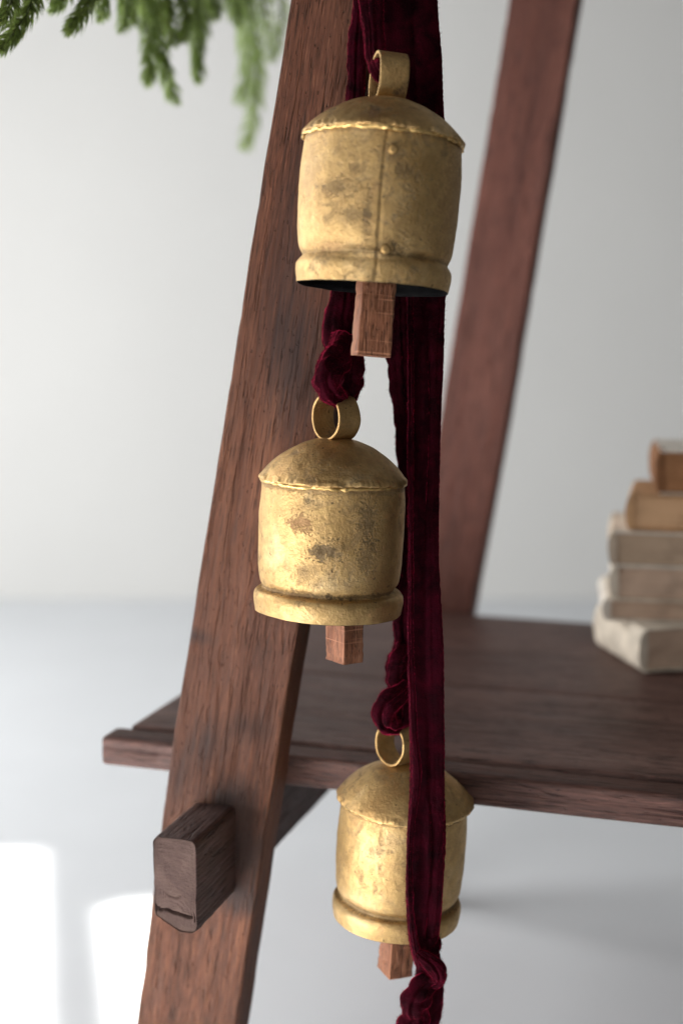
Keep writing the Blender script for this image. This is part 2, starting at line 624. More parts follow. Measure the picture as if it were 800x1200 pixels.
def end_grain(name):
    n = N(name)
    v = n.coords((40, 40, 40), loc=(0.3, 1.1, 0.2))
    wv = n.n('ShaderNodeTexWave')
    wv.wave_type = 'RINGS'
    wv.rings_direction = 'X'
    wv.inputs['Scale'].default_value = 2.6
    wv.inputs['Distortion'].default_value = 2.5
    wv.inputs['Detail'].default_value = 3
    wv.inputs['Detail Scale'].default_value = 1.5
    n.l(v, wv.inputs['Vector'])
    f = n.noise(n.coords((1, 1, 1)), 900, 3, 0.6)
    c = n.noise(n.coords((1, 1, 1)), 45, 4, 0.6)
    col = n.ramp(c, [(0.3, (0.060, 0.038, 0.033)), (0.7, (0.112, 0.074, 0.064))])
    col = n.mix(n.ramp(wv.outputs['Fac'], [(0.2, 0.20), (0.7, 0.0)]), col, (0.05, 0.032, 0.028))
    col = n.mix(n.ramp(f, [(0.30, 0.5), (0.5, 0.0)]), col, (0.05, 0.033, 0.028))
    n.bump(n.math('ADD', f, n.math('MULTIPLY', wv.outputs['Fac'], 0.10)), 0.6, 0.0012)
    return n.set(Base__Color=col, Roughness=0.85, Specular__IOR__Level=0.12)


M_end = end_grain('peg_end_grain')


def rail_mesh():
    L = SHELF_D + 2 * LEG_T + 0.10
    nx = 90
    C_, A, B = [], [], []
    for i in range(nx):
        t = L * (i / (nx - 1)) ** 1.8
        e = min(1.0, t / 0.006)
        k = 0.94 + 0.06 * math.sqrt(max(0, 1 - (1 - e) ** 2))
        c = TEN0 + V * t
        c.z = TEN0.z
        C_.append(c)
        A.append(U * (rail_w / 2 * k))
        B.append(UP * (rail_h / 2 * (0.97 + 0.03 * k)))
    prof = rrect(14, 6, 0.3, rail_h / rail_w)
    # the lower left corner of the end is worn round
    pr = prof.copy()
    for i, (a, b) in enumerate(prof):
        if a < 0.2 and b < -0.7:
            f = max(0, (0.2 - a) / 1.2) * max(0, (-0.7 - b) / 0.3)
            pr[i, 1] += 0.22 * f
            pr[i, 0] += 0.30 * f

    def disp(Vv, s, k):
        q = (Vv + 4.2) @ np.array([[U.x, V.x, 0], [U.y, V.y, 0], [0, 0, 1]])
        near = (s < 40)
        zz = (Vv[:, 2] - TEN0.z) / (rail_h / 2)
        d = 0.0006 * fbm(q * np.array([60, 14, 60]), 3) + 0.0003 * fbm(q * 240, 2)
        # cracks through the end
        uu = ((Vv - np.array(TEN0)) @ np.array(U)) / (rail_w / 2)
        for zc, amp, wd in ((-0.60, 0.0022, 0.035), (-0.20, 0.0006, 0.025)):
            w = zc + 0.10 * (-uu) * 0.5 + 0.03 * vnoise(np.stack([uu * 3, zz * 0, zz * 0 + zc * 9], 1))
            d = d - amp * np.exp(-((zz - w) / wd) ** 2) * near
        return d
    Vv, Ff = sweep(C_, A, B, pr, disp, caps=False)
    m = len(pr)
    # near end: a fine grid of rings so that the cracks can cut into it
    base = Vv[:m].copy()
    c = base.mean(0)
    prev = list(range(m))
    rings = 80
    for r_ in range(1, rings):
        t = 1 - r_ / rings
        ring = c + (base - c) * t
        i0 = len(Vv)
        Vv = np.vstack([Vv, ring])
        cur = list(range(i0, i0 + m))
        for j in range(m):
            k = (j + 1) % m
            Ff.append((prev[k], prev[j], cur[j], cur[k]))
        prev = cur
    Ff.append(tuple(prev[::-1]))
    endi = np.arange(nx * m, len(Vv))
    E = Vv[endi]
    uu = ((E - np.array(TEN0)) @ np.array(U)) / (rail_w / 2)
    zz = (E[:, 2] - TEN0[2]) / (rail_h / 2)
    d = 0.0003 * fbm(E * 220, 3) - 0.0015 * (uu ** 2 * 0.4 + np.abs(zz) ** 6)
    for zc, amp, wd in ((-0.60, 0.005, 0.020), (-0.22, 0.0012, 0.016)):
        w = zc - 0.05 * uu + 0.05 * fbm(np.stack([uu * 2.6, zz * 0, zz * 0 + zc * 9], 1), 3)
        wd = wd * (1 + 0.5 * vnoise(np.stack([uu * 4, zz * 0 + 3, zz * 0], 1)))
        d = d - amp * np.exp(-((zz - w) / wd) ** 2) * np.clip((0.55 - uu) / 0.4, 0, 1) ** (0 if zc < -0.4 else 1)
    Vv[endi] -= d[:, None] * np.array(V)[None]
    Ff.append(tuple(range((nx - 1) * m, nx * m)))
    fr = frame_from(TEN0, V, UP)
    n_end = (rings - 1) * m + 1
    n_side = (nx - 1) * m
    fm = [0] * n_side + [1] * n_end + [1]
    return local(mesh_obj('rail', Vv, Ff, None, stand, fr, sharp=60, mats=[M_rail, M_end], fmat=fm))


rail_mesh()

# ------------------------------------------------------------------ bells
M_clap = wood('clapper_timber', (0.13, 0.046, 0.022), (0.29, 0.116, 0.058), (0.43, 0.200, 0.112), 0.62, (0.2, 0.2, 0.1), grain=1.6, pore=0.15, bump=0.4, saw=0.65)


def smooth_step(x):
    x = np.clip(x, 0, 1)
    return x * x * (3 - 2 * x)


def build_bell(name, label, R0, loc, rot, mats, loop_yaw, loop_roll, seed, seam=None, dents=(), rivets=(), clap=None, rim=1.0, loop_h=0.0, loop_x=0.0, dome_h=0.5, bodyk=1.0, groove=0.897):
    t = empty(name, loc, rot, label, 'bell', 'brass bells on the ribbon')
    gold, dome_m = mats
    S = 340
    outer = smooth_prof([(0.958 * bodyk, 0.01), (0.965 * bodyk, -0.10), (0.985 * bodyk, -0.40), (0.988 * bodyk, -0.80), (0.972 * bodyk, -1.15), (0.945 * bodyk, -1.36), (groove + 0.011, -1.45),
                         (groove, -1.475), (groove + 0.011, -1.50), (0.955 * rim, -1.53), (0.986 * rim, -1.585), (0.990 * rim, -1.66), (0.976 * rim, -1.76), (0.966 * rim, -1.815)], 7)
    inner = np.array([(0.955 * rim, -1.822), (0.944 * rim, -1.815), (0.94 * rim, -1.75), (0.945 * rim, -1.6), (groove - 0.02, -1.48), (0.93 * bodyk, -1.2), (0.95 * bodyk, -0.8), (0.94 * bodyk, -0.3), (0.93 * bodyk, 0.0)])
    prof = np.vstack([outer, inner]) * R0
    no = len(outer)

    def disp(Vv, pi, th):
        q = Vv / R0
        z = q[:, 2]
        d = 0.010 * fbm(q * 1.7 + seed, 2) + 0.0035 * fbm(q * 7 + seed, 3) + 0.0012 * fbm(q * 26 + seed, 2)
        dz = 0.012 * fbm(np.stack([np.cos(th) * 1.6, np.sin(th) * 1.6, z * 0 + seed], 1), 2) * smooth_step((-z - 1.2) / 0.3)
        # groove hammered unevenly
        g = np.exp(-((z + 1.475) / 0.06) ** 2)
        d = d + g * 0.022 * fbm(np.stack([np.cos(th) * 3, np.sin(th) * 3, z * 0 + seed * 2], 1), 3)
        for (a, zz, ra, rz, amp) in dents:
            da = (th - R(a) + math.pi) % (2 * math.pi) - math.pi
            d = d + amp * np.exp(-(da / ra) ** 2 - ((z - zz) / rz) ** 2)
        if seam is not None:
            w = R(seam) + 0.012 * np.sin(z * 3.0) + 0.012 * (z + 0.9)
            da = (th - w + math.pi) % (2 * math.pi) - math.pi
            d = d + 0.007 * np.where((da < 0) & (da > -0.6), smooth_step((da + 0.6) / 0.6), 0) - 0.012 * np.exp(-((da - 0.008) / 0.016) ** 2)
        return d * R0, dz * R0
    Vv, Ff = revolve(prof, S, disp)
    fm = [0 if i // S < no - 1 else 1 for i in range(len(Ff))]
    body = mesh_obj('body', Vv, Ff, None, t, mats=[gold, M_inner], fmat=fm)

    # dome cap with a ragged, slightly overhanging lip
    dp = smooth_prof([(0.004, 0.50), (0.10, 0.498), (0.26, 0.476), (0.50, 0.398), (0.74, 0.258), (0.90, 0.126), (0.975, 0.046), (1.000, 0.008), (1.002, -0.012), (0.985, -0.026), (0.955, -0.022)], 6)

    def ddisp(Vv, pi, th):
        q = Vv / R0
        edge = smooth_step((np.hypot(q[:, 0], q[:, 1]) - 0.955) / 0.04)
        e = np.stack([np.cos(th), np.sin(th), 0 * th + seed], 1)
        rag = 0.013 * fbm(e * 5, 3) + 0.010 * fbm(e * 19, 2) + 0.006 * fbm(e * 44, 1)
        d = 0.010 * fbm(q * 2.0 + seed + 5, 2) + 0.003 * fbm(q * 9 + seed, 3)
        return (d * smooth_step(np.hypot(q[:, 0], q[:, 1]) / 0.2) + rag * edge) * R0, (0.012 * fbm(q * 2.4 + seed, 3) + 0.8 * rag * edge) * R0
    dp[:, 1] = np.where(dp[:, 1] > 0.0, dp[:, 1] * dome_h / 0.5, dp[:, 1])
    Vv, Ff = revolve(dp * R0, S, ddisp)
    dome = mesh_obj('dome', Vv, Ff, dome_m, t)

    # brazed seam bead under the lip
    bead = np.array([(0.976 * (0.4 + 0.6 * bodyk) + 0.021 * math.cos(a), -0.034 + 0.023 * math.sin(a)) for a in np.linspace(0, 2 * math.pi, 11)[:-1]])

    def bdisp(Vv, pi, th):
        e = np.stack([np.cos(th), np.sin(th), 0 * th + seed * 3], 1)
        q = Vv / R0
        return (0.014 * fbm(e * 9, 3) + 0.012 * fbm(e * 33 + seed, 2)) * R0, (0.016 * fbm(e * 7 + 9, 3) + 0.012 * fbm(q * 30 + seed + 4, 2)) * R0
    Vv, Ff = revolve(bead * R0, 220, bdisp, closed=True)
    mesh_obj('seam_bead', Vv, Ff, M_bead, t)

    # hanging loop: a bent strip of sheet metal
    ro, wd, th_ = 0.295 * R0, 0.36 * R0 / 2, 0.018 * R0
    n = 72
    C_, A, B = [], [], []
    for i in range(n + 1):
        a = 2 * math.pi * i / n
        C_.append((0, ro * math.sin(a) * (1 + 0.03 * math.sin(2 * a + seed)), ro * 1.03 * math.cos(a)))
        A.append((wd, 0, 0))
        B.append((0, th_ * math.sin(a), th_ * math.cos(a)))
    pr = rrect(10, 3, 0.05, 0.08)

    def ldisp(Vv, s, k):
        q = Vv / R0
        return (0.004 * fbm(q * 9 + seed, 2) * R0)
    Vv, Ff = sweep(C_, A, B, pr, None, caps=False)
    Vv = Vv + (0.006 * R0) * np.stack([fbm(Vv / R0 * 5 + seed, 2), fbm(Vv / R0 * 5 + seed + 7, 2), 0 * Vv[:, 0]], 1)
    lo = mesh_obj('hanging_loop', Vv, Ff, dome_m, t, sharp=50)
    lo.location = (loop_x * R0, 0, (dome_h - 0.015) * R0 + ro * 0.98 + loop_h * R0)
    lo.rotation_euler = (R(loop_roll), 0, R(loop_yaw))

    for (a, zz, rr) in rivets:
        dp_ = smooth_prof([(0.001, 0.026), (0.55, 0.024), (0.88, 0.016), (1.0, 0.0), (1.05, -0.03)], 4) * np.array([rr, 1.0])
        Vv, Ff = revolve(dp_ * R0, 20, lambda q, p_, th: (0.05 * rr * R0 * np.sin(3 * th + a), 0 * th))
        rv = mesh_obj('rivet', Vv, Ff, gold, body)
        rad = 1.008
        rv.matrix_local = Matrix.Rotation(R(a), 4, 'Z') @ Matrix.Translation((rad * R0, 0, zz * R0)) @ Matrix.Rotation(R(90), 4, 'Y')
        # dark burr round the rivet
        rp = np.array([(1.32 + 0.42 * math.cos(b), 0.002 + 0.026 * math.sin(b)) for b in np.linspace(0, 2 * math.pi, 9)[:-1]]) * np.array([rr, 1.0])
        Vv, Ff = revolve(rp * R0, 24, lambda q, p_, th: (0.1 * rr * R0 * np.sin(2 * th + 1), 0 * th), closed=True)
        bu = mesh_obj('burr', Vv, Ff, M_burr, body)
        bu.matrix_local = rv.matrix_local

    # wooden clapper on its wire
    cw, cb, zt, zb, yaw, sx, sy = clap
    n = 40
    C_ = [(sx * (0.8 + 0.2 * i / (n - 1)), sy * (i / (n - 1)), (zt + (zb - zt) * i / (n - 1))) for i in range(n)]
    C_ = np.array(C_) * R0
    cy, sn = math.cos(R(yaw)), math.sin(R(yaw))
    A = np.array([(cw / 2 * cy, cw / 2 * sn, 0)] * n) * R0
    B = np.array([(-cb / 2 * sn, cb / 2 * cy, 0)] * n) * R0
    pr = rrect(7, 3, 0.09, cb / cw)

    def cdisp(Vv, s, k):
        q = Vv / R0 + seed
        saw = np.clip(vnoise(np.stack([0 * q[:, 0] + seed, q[:, 0] * 0.8, q[:, 2] * 26], 1)) - 0.25, 0, 1)
        return (0.008 * fbm(q * 9, 2) - 0.030 * saw + 0.006 * fbm(q * np.array([40, 40, 9]), 2)) * R0
    Vv, Ff = sweep(C_, A, B, pr, cdisp)
    fr = frame_from((0, 0, 0), (0, 0, -1), (cy, sn, 0))
    mesh_obj('clapper', Vv, Ff, M_clap, t, fr, sharp=55)
    wr = [(0, 0, 0.48), (0, 0, 0.1), (0.0, 0.0, zt - 0.02)]
    Vv, Ff = sweep(np.array(wr) * R0, [(0.02 * R0, 0, 0)] * 3, [(0, 0.02 * R0, 0)] * 3, rrect(1, 2, 0.5, 1))
    mesh_obj('clapper_wire', Vv, Ff, M_burr, t)
    return t


M_bead = plain('bright_braze', (0.72, 0.50, 0.20), 0.34, 160, 0.35, 0.95, 0.3)
M_burr = plain('dark_burr', (0.035, 0.022, 0.012), 0.6, 200, 0.3, 0.2, 0.3)
def spot(R0, a, z, ra, rz, amt, col=(0.05, 0.036, 0.025)):
    c = (R0 * math.cos(R(a)), R0 * math.sin(R(a)), R0 * z)
    return (c, (ra * R0, ra * R0, rz * R0), amt, col)


def band(R0, z, rz, amt, col=(0.07, 0.045, 0.03)):
    return ((0, 0, R0 * z), (10.0, 10.0, rz * R0), amt, col)


RUST = (0.24, 0.125, 0.06)
g1 = brass('aged_brass_a', (0.11, 0.2, 0.3), 0.75, spots=[
    band(0.0556, -1.47, 0.035, 0.55), band(0.0556, -0.065, 0.03, 0.5), spot(0.0556, -84.5, -0.30, 0.13, 0.13, 0.75), spot(0.0556, -84, -1.44, 0.12, 0.12, 0.7), spot(0.0556, -122, -0.75, 0.30, 0.12, 0.65), spot(0.0556, -108, -1.05, 0.20, 0.10, 0.6),
    spot(0.0556, -98, -1.10, 0.05, 0.35, 0.7), spot(0.0556, -72, -1.42, 0.14, 0.07, 0.75), spot(0.0556, -74, -0.5, 0.14, 0.10, 0.6), spot(0.0556, -125, -1.42, 0.4, 0.06, 0.6, RUST),
    spot(0.0556, -25, -0.8, 0.35, 0.9, 0.55, RUST), spot(0.0556, -150, -0.5, 0.25, 0.5, 0.35, (0.20, 0.15, 0.12))])
g2 = brass('aged_brass_b', (1.3, 0.7, 0.2), 0.8, spots=[
    band(0.0537, -1.465, 0.035, 0.75), band(0.0537, -0.075, 0.04, 0.6), spot(0.0537, -114, -0.52, 0.17, 0.15, 0.9, RUST), spot(0.0537, -91.5, -0.84, 0.22, 0.15, 0.95), spot(0.0537, -62, -0.45, 0.16, 0.35, 0.75), spot(0.0537, -107, -0.20, 0.09, 0.10, 0.8),
    spot(0.0537, -88, -1.475, 0.25, 0.05, 0.8), spot(0.0537, -60, -0.95, 0.18, 0.30, 0.6), spot(0.0537, -110, -1.15, 0.15, 0.15, 0.5)])
g3 = brass('aged_brass_c', (2.2, 1.9, 3.3), 0.55, spots=[band(0.0532, -1.475, 0.04, 0.7), band(0.0532, -0.07, 0.03, 0.5)])
d1, d2, d3 = brass('dome_brass_a', (4.1, 0.2, 0.3), 1.1, 0.04), brass('dome_brass_b', (3.3, 2.7, 1.2), 1.1, 0.03), brass('dome_brass_c', (5.2, 0.9, 2.3), 1.0, 0.03)


def rim_loc(px, py, Y):
    return P(px, py, Y)


# rot: (x: bottom swings to the camera when negative..., y: roll)
B1 = P(449.5, 164, 0.985)
build_bell('bell', 'brass bell hanging highest, dark hollow inside showing, two rivets down its front', 0.0556, B1, (R(-4.5), R(4.6), 0), (g1, d1),
           loop_yaw=12, loop_roll=0, seed=1.7, seam=-90,
           dents=((-52, -1.47, 0.16, 0.05, -0.05), (-150, -1.3, 0.3, 0.12, -0.012), (-70, -0.8, 0.5, 0.3, 0.008), (-92, -1.475, 0.40, 0.055, 0.055)),
           rivets=((-84.5, -0.285, 0.056), (-84.0, -1.435, 0.056)),
           clap=(0.42, 0.40, -0.9, -2.66, 11, 0.05, -0.2), rim=0.975, loop_h=-0.04)
B2 = P(390.5, 561, 1.01)
build_bell('bell', 'brass bell in the middle of the three, pitted marks on its front', 0.0537, B2, (R(-1.5), R(2.4), 0), (g2, d2),
           loop_yaw=38, loop_roll=0, seed=6.3,
           dents=((-114, -0.52, 0.15, 0.14, 0.030), (-114, -0.52, 0.09, 0.08, -0.034), (-92, -0.84, 0.15, 0.11, 0.030), (-96, -0.82, 0.08, 0.05, -0.045), (-82, -0.80, 0.05, 0.04, 0.022), (-88, -0.92, 0.04, 0.03, -0.03)),
           clap=(0.34, 0.42, -0.9, -2.50, 38, 0.25, -0.03), rim=1.03, dome_h=0.56)
B3 = P(474, 936, 1.04)
build_bell('bell', 'brass bell hanging lowest, half hidden behind the hanging ribbon', 0.0532, B3, (R(1), R(4.0), 0), (g3, d3),
           loop_x=-0.16, loop_yaw=40, loop_roll=0, seed=9.1,
           dents=((-110, -0.7, 0.5, 0.3, 0.006),), clap=(0.38, 0.42, -0.9, -2.70, 24, 0.06, -0.02), rim=0.955, dome_h=0.57, bodyk=0.955, groove=0.835)

# ------------------------------------------------------------------ velvet ribbon
ribbon = empty('velvet_ribbon', P(495, 1180, 1.0), label='long burgundy velvet ribbon, looped and knotted, carrying the bells', cat='ribbon')
RINV = Matrix.Translation(ribbon.location).inverted()


def superell(m, e):
    th = np.arange(m) / m * 2 * math.pi
    c, s = np.cos(th), np.sin(th)
    return np.stack([np.sign(c) * np.abs(c) ** e, np.sign(s) * np.abs(s) ** e], 1)


def strand(name, keys, seed, fold=1.0, crush=0.0, e=0.75, n=None, twist=0.0, pile=4000):
    """keys: (px centre, px y, depth Y, half width px, half thickness px, twist deg)"""
    K = np.array(keys, float)
    seglen = np.hypot(np.diff(K[:, 0]), np.diff(K[:, 1]))
    s = np.concatenate([[0], np.cumsum(seglen)])
    n = n or int(max(50, s[-1] / 2.4))
    tt = np.linspace(0, s[-1], n)

    def cr(col):
        y = K[:, col]
        # monotone-ish cubic
        m_ = np.gradient(y, s)
        out = np.empty(n)
        for i, t in enumerate(tt):
            j = min(max(np.searchsorted(s, t) - 1, 0), len(s) - 2)
            h = s[j + 1] - s[j]
            x = (t - s[j]) / h
            out[i] = (2 * x ** 3 - 3 * x ** 2 + 1) * y[j] + (x ** 3 - 2 * x ** 2 + x) * h * m_[j] + (-2 * x ** 3 + 3 * x ** 2) * y[j + 1] + (x ** 3 - x ** 2) * h * m_[j + 1]
        return out
    px, py, yy, hw, ht, tw = [cr(c) for c in range(6)]
    C_ = np.array([P(a, b, c) for a, b, c in zip(px, py, yy)])
    T = np.gradient(C_, axis=0)
    T /= np.linalg.norm(T, axis=1, keepdims=True)
    A, B = [], []
    for i in range(n):
        a = np.cross(T[i], (0, 1, 0))
        a /= np.linalg.norm(a)
        if a[0] < 0:
            a = -a
        b = np.cross(T[i], a)
        if b[1] > 0:
            b = -b
        w = R(tw[i])
        sc = yy[i] / F_PX
        A.append((a * math.cos(w) + b * math.sin(w)) * max(hw[i], 1) * sc)
        B.append((b * math.cos(w) - a * math.sin(w)) * max(ht[i], 1) * sc)
    m = 64
    prof = superell(m, e)

    def disp(Vv, si, k):
        th = k / m * 2 * math.pi
        x = prof[k, 0]
        z = Vv[:, 2]
        # soft pleats running along the strand
        d = fold * 0.0016 * vnoise(np.stack([x * 3.1 + seed + 1.2 * np.sign(np.sin(th)), z * 14, 0 * x + seed], 1))
        d += fold * 0.0005 * vnoise(np.stack([x * 7 + 2 * seed, z * 30, np.sign(np.sin(th)) * 3], 1))
        g = x - 0.55 * vnoise(np.stack([0 * x + seed, z * 9, 0 * x], 1))
        d -= fold * 0.0022 * np.exp(-(g / 0.09) ** 2)
        if twist:
            d += twist * 0.0022 * np.abs(np.sin(1.5 * th + z * 190 + 2.2 * vnoise(Vv * 45 + seed)))
        if crush:
            q = Vv * 105 + seed
            rd = 1 - np.abs(fbm(q, 2))
            d += crush * (0.0022 * fbm(Vv * 70 + seed, 3) + 0.0018 * (rd - 0.6))
        d += 0.00035 * fbm(Vv * 650 + seed, 2)
        return d
    Vv, Ff = sweep(C_, A, B, prof, disp)
    o = mesh_obj(name, Vv, Ff, M_velvet, ribbon)
    o.matrix_parent_inverse = RINV
    # short pile standing off the cloth
    if pile:
        me = o.data
        nv = n * m
        pile = int(pile * 1.6)
        co = np.empty(len(me.vertices) * 3)
        me.vertices.foreach_get('co', co)
        no = np.empty(len(me.vertices) * 3)
        me.vertices.foreach_get('normal', no)
        co, no = co.reshape(-1, 3)[:nv], no.reshape(-1, 3)[:nv]
        idx = RNG.integers(0, nv, pile)
        b = co[idx] + RNG.normal(0, 0.0006, (pile, 3))
        nn = no[idx] + RNG.normal(0, 0.45, (pile, 3))
        nn /= np.linalg.norm(nn, axis=1, keepdims=True)
        side = np.cross(nn, RNG.normal(0, 1, (pile, 3)))
        side /= np.linalg.norm(side, axis=1, keepdims=True) + 1e-9
        ln = RNG.uniform(0.0004, 0.0015, (pile, 1))
        w_ = 0.00010
        b = b - nn * 0.0003
        VV = np.stack([b - side * w_, b + side * w_, b + nn * (ln + 0.0003)], 1).reshape(-1, 3)
        FF = [(3 * i, 3 * i + 1, 3 * i + 2) for i in range(pile)]
        po = mesh_obj('pile', VV, FF, M_pile, o, smooth=False)
        tag(po, kind='stuff')
    return o


# wide dark strand from the top, down behind the highest bell and on to the long front fall
strand('strand', [(478, -190, 1.035, 30, 4, 0), (477, -60, 1.035, 32, 4, 4), (479, 0, 1.037, 31, 4, 0), (484, 70, 1.042, 32, 4, -4), (487, 140, 1.052, 32, 4, 0), (495, 240, 1.056, 27, 4, 3),
                  (500, 350, 1.040, 21.5, 4.5, 6), (498, 460, 1.015, 19.5, 5, 0), (497.5, 560, 0.998, 17.5, 5, -6), (497, 640, 0.982, 18, 5, 0), (498.5, 760, 0.972, 20, 5, 6),
                  (501, 900, 0.968, 20, 5, 4), (498.5, 1010, 0.969, 22, 5, -4), (498, 1080, 0.976, 20.5, 6, 0), (498, 1118, 0.99, 15, 8, 0)], 2.3, fold=1.4, pile=16000)
# knot and tail at the foot
strand('knot', [(497, 1096, 0.982, 17, 8, 0), (499, 1120, 0.984, 14, 9, 0), (500, 1140, 0.986, 12, 9, 0), (499, 1158, 0.988, 11, 9, 0)], 4.1, fold=0.8, twist=0.9, crush=0.4, e=0.9, pile=2500)
strand('knot', [(490, 1116, 0.972, 5, 5, 0), (501, 1124, 0.968, 9, 7, 0), (512, 1136, 0.968, 10, 8, 0), (513, 1147, 0.972, 8, 7, 0), (501, 1153, 0.980, 9, 7, 0), (488, 1156, 0.990, 7, 6, 0)], 4.7, fold=0.8, twist=0.5, crush=0.5, e=0.9, pile=2500)
strand('tail', [(502, 1148, 0.978, 10, 8, 0), (492, 1160, 0.974, 15, 10, 0), (485, 1174, 0.974, 14, 11, 0), (486, 1190, 0.976, 13, 10, 0), (478, 1210, 0.976, 15, 10, 0), (474, 1245, 0.978, 18, 10, 0)], 5.9, fold=0.9, twist=0.8, crush=0.5, e=0.9, pile=3500)
strand('tail', [(506, 1146, 0.986, 9, 7, 0), (507, 1165, 0.986, 10, 8, 0), (503, 1186, 0.986, 11, 8, 0), (497, 1212, 0.986, 12, 8, 0), (494, 1245, 0.986, 12, 8, 0)], 6.6, fold=0.9, twist=0.6, crush=0.4, e=0.9, pile=2500)
# narrow fold lying along the left edge of the long fall
strand('strand', [(480, 330, 1.035, 3.5, 3, 0), (481, 480, 1.005, 3.5, 3, 0), (481, 640, 0.974, 3, 3, 0), (482, 800, 0.964, 3.5, 3, 0), (485, 862, 0.961, 4, 3, 0), (488, 912, 0.960, 5, 3, 0), (482, 960, 0.961, 4, 3, 0),
                  (479, 1030, 0.962, 4, 3, 0), (484, 1100, 0.972, 5, 4, 0), (490, 1128, 0.984, 6, 5, 0)], 7.7, fold=0.5, crush=0.25, e=0.9, pile=4000)
# strand with the brighter fold that goes through the highest bell's loop
strand('strand', [(432, -190, 1.03, 15, 5, 0), (433, -60, 1.026, 15, 5, 0), (434, 0, 1.020, 13.5, 5, 10), (437, 40, 1.010, 12, 6, 15), (440, 68, 1.0, 12, 6, 20), (447, 84, 0.990, 12, 7, 20), (456, 90, 0.998, 10, 7, 10), (464, 80, 1.02, 9, 5, 0)],
       5.2, fold=0.9, crush=0.3, e=0.85, pile=5000)
# strand down to the middle bell, gathered above its loop
strand('strand', [(418, -190, 1.03, 8, 5, 0), (421, -60, 1.03, 8, 5, 0), (422, 0, 1.03, 7.5, 5, 0), (418, 60, 1.032, 9, 5, 0), (416, 115, 1.04, 9, 5, 0), (410, 220, 1.048, 12, 5, 0), (404, 320, 1.045, 15, 6, 0), (402, 350, 1.04, 15, 7, 0),
                  (399, 380, 1.035, 20, 9, 0), (401, 402, 1.03, 19, 10, 0), (404, 416, 1.028, 16, 9, 0)], 3.6, fold=0.9, twist=0.25, crush=0.35, e=0.85, pile=5000)
strand('knot', [(406, 396, 1.026, 15, 8, 0), (398, 414, 1.012, 17, 10, 0), (386, 430, 1.000, 15, 11, 0), (382, 446, 0.995, 14, 11, 0), (388, 460, 0.996, 13, 9, 0), (397, 468, 1.004, 9, 7, 0), (406, 466, 1.016, 7, 6, 0)], 8.8, fold=0.9, twist=0.7, crush=0.55, e=0.92, pile=4500)
strand('knot', [(400, 400, 1.022, 12, 8, 0), (410, 416, 1.015, 13, 9, 0), (412, 434, 1.012, 12, 9, 0), (410, 452, 1.014, 12, 8, 0), (406, 466, 1.02, 10, 7, 0)], 9.4, fold=0.9, twist=0.8, crush=0.5, e=0.92, pile=3000)
# middle strand, down behind the middle bell to the lowest one
strand('strand', [(468, 330, 1.062, 13, 5, 0), (468, 350, 1.062, 13, 5, 0), (467, 420, 1.066, 12.5, 5, 0), (472, 500, 1.07, 9, 5, 0), (475, 560, 1.072, 8, 5, 0), (474, 640, 1.068, 9, 5, 0), (472, 720, 1.054, 11, 6, 0), (473, 755, 1.047, 11, 7, 0), (471, 772, 1.044, 13, 9, 0)],
       6.4, fold=0.9, twist=0.4, crush=0.3, e=0.85, pile=4000)
strand('knot', [(474, 758, 1.042, 10, 8, 0), (466, 776, 1.036, 11, 9, 0), (464, 792, 1.034, 11, 9, 0), (470, 806, 1.034, 10, 8, 0), (474, 818, 1.034, 9, 8, 0)], 1.9, fold=0.9, twist=0.8, crush=0.5, e=0.92, pile=3000)
strand('knot', [(476, 806, 1.026, 8, 7, 0), (464, 816, 1.018, 11, 9, 0), (452, 828, 1.014, 12, 10, 0), (450, 841, 1.015, 11, 9, 0), (459, 850, 1.022, 9, 7, 0), (470, 848, 1.034, 8, 6, 0)], 2.8, fold=0.9, twist=0.6, crush=0.5, e=0.92, pile=3000)
strand('knot', [(472, 804, 1.036, 9, 7, 0), (475, 824, 1.032, 11, 8, 0), (473, 840, 1.032, 11, 8, 0), (466, 852, 1.036, 8, 6, 0)], 3.3, fold=0.9, twist=0.8, crush=0.5, e=0.92, pile=2500)

# ------------------------------------------------------------------ pine garland
def needle_mat(name, c):
    n = N(name)
    n.set(Base__Color=c, Roughness=0.5)
    tr = n.n('ShaderNodeBsdfTranslucent')
    tr.inputs['Color'].default_value = (min(1, c[0] * 1.5), min(1, c[1] * 1.5), c[2], 1)
    mx = n.n('ShaderNodeMixShader')
    mx.inputs['Fac'].default_value = 0.4
    n.l(n.b.outputs[0], mx.inputs[1])
    n.l(tr.outputs[0], mx.inputs[2])
    n.l(mx.outputs[0], n.t.nodes['Material Output'].inputs['Surface'])
    return n.m


M_needle = [needle_mat('needle_dark', (0.115, 0.155, 0.048)), needle_mat('needle_mid', (0.17, 0.24, 0.07)), needle_mat('needle_pale', (0.33, 0.42, 0.19))]
M_stem = plain('green_twig', (0.075, 0.085, 0.035), 0.7, 120, 0.3)
pine = empty('pine_garland', P(170, -90, 1.38), label='green pine garland with drooping needled sprigs at top left', cat='pine garland')
PINV = Matrix.Translation(pine.location).inverted()


def tube(pts, r0, r1):
    pts = np.array(pts)
    n = len(pts)
    T = np.gradient(pts, axis=0)
    A, B = [], []
    for i in range(n):
        a = np.cross(T[i], (0.3, 1, 0.2))
        a /= np.linalg.norm(a)
        b = np.cross(T[i], a)
        b /= np.linalg.norm(b)
        r = r0 + (r1 - r0) * i / (n - 1)
        A.append(a * r)
        B.append(b * r)
    th = np.arange(8) / 8 * 2 * math.pi
    return sweep(pts, A, B, np.stack([np.cos(th), np.sin(th)], 1))


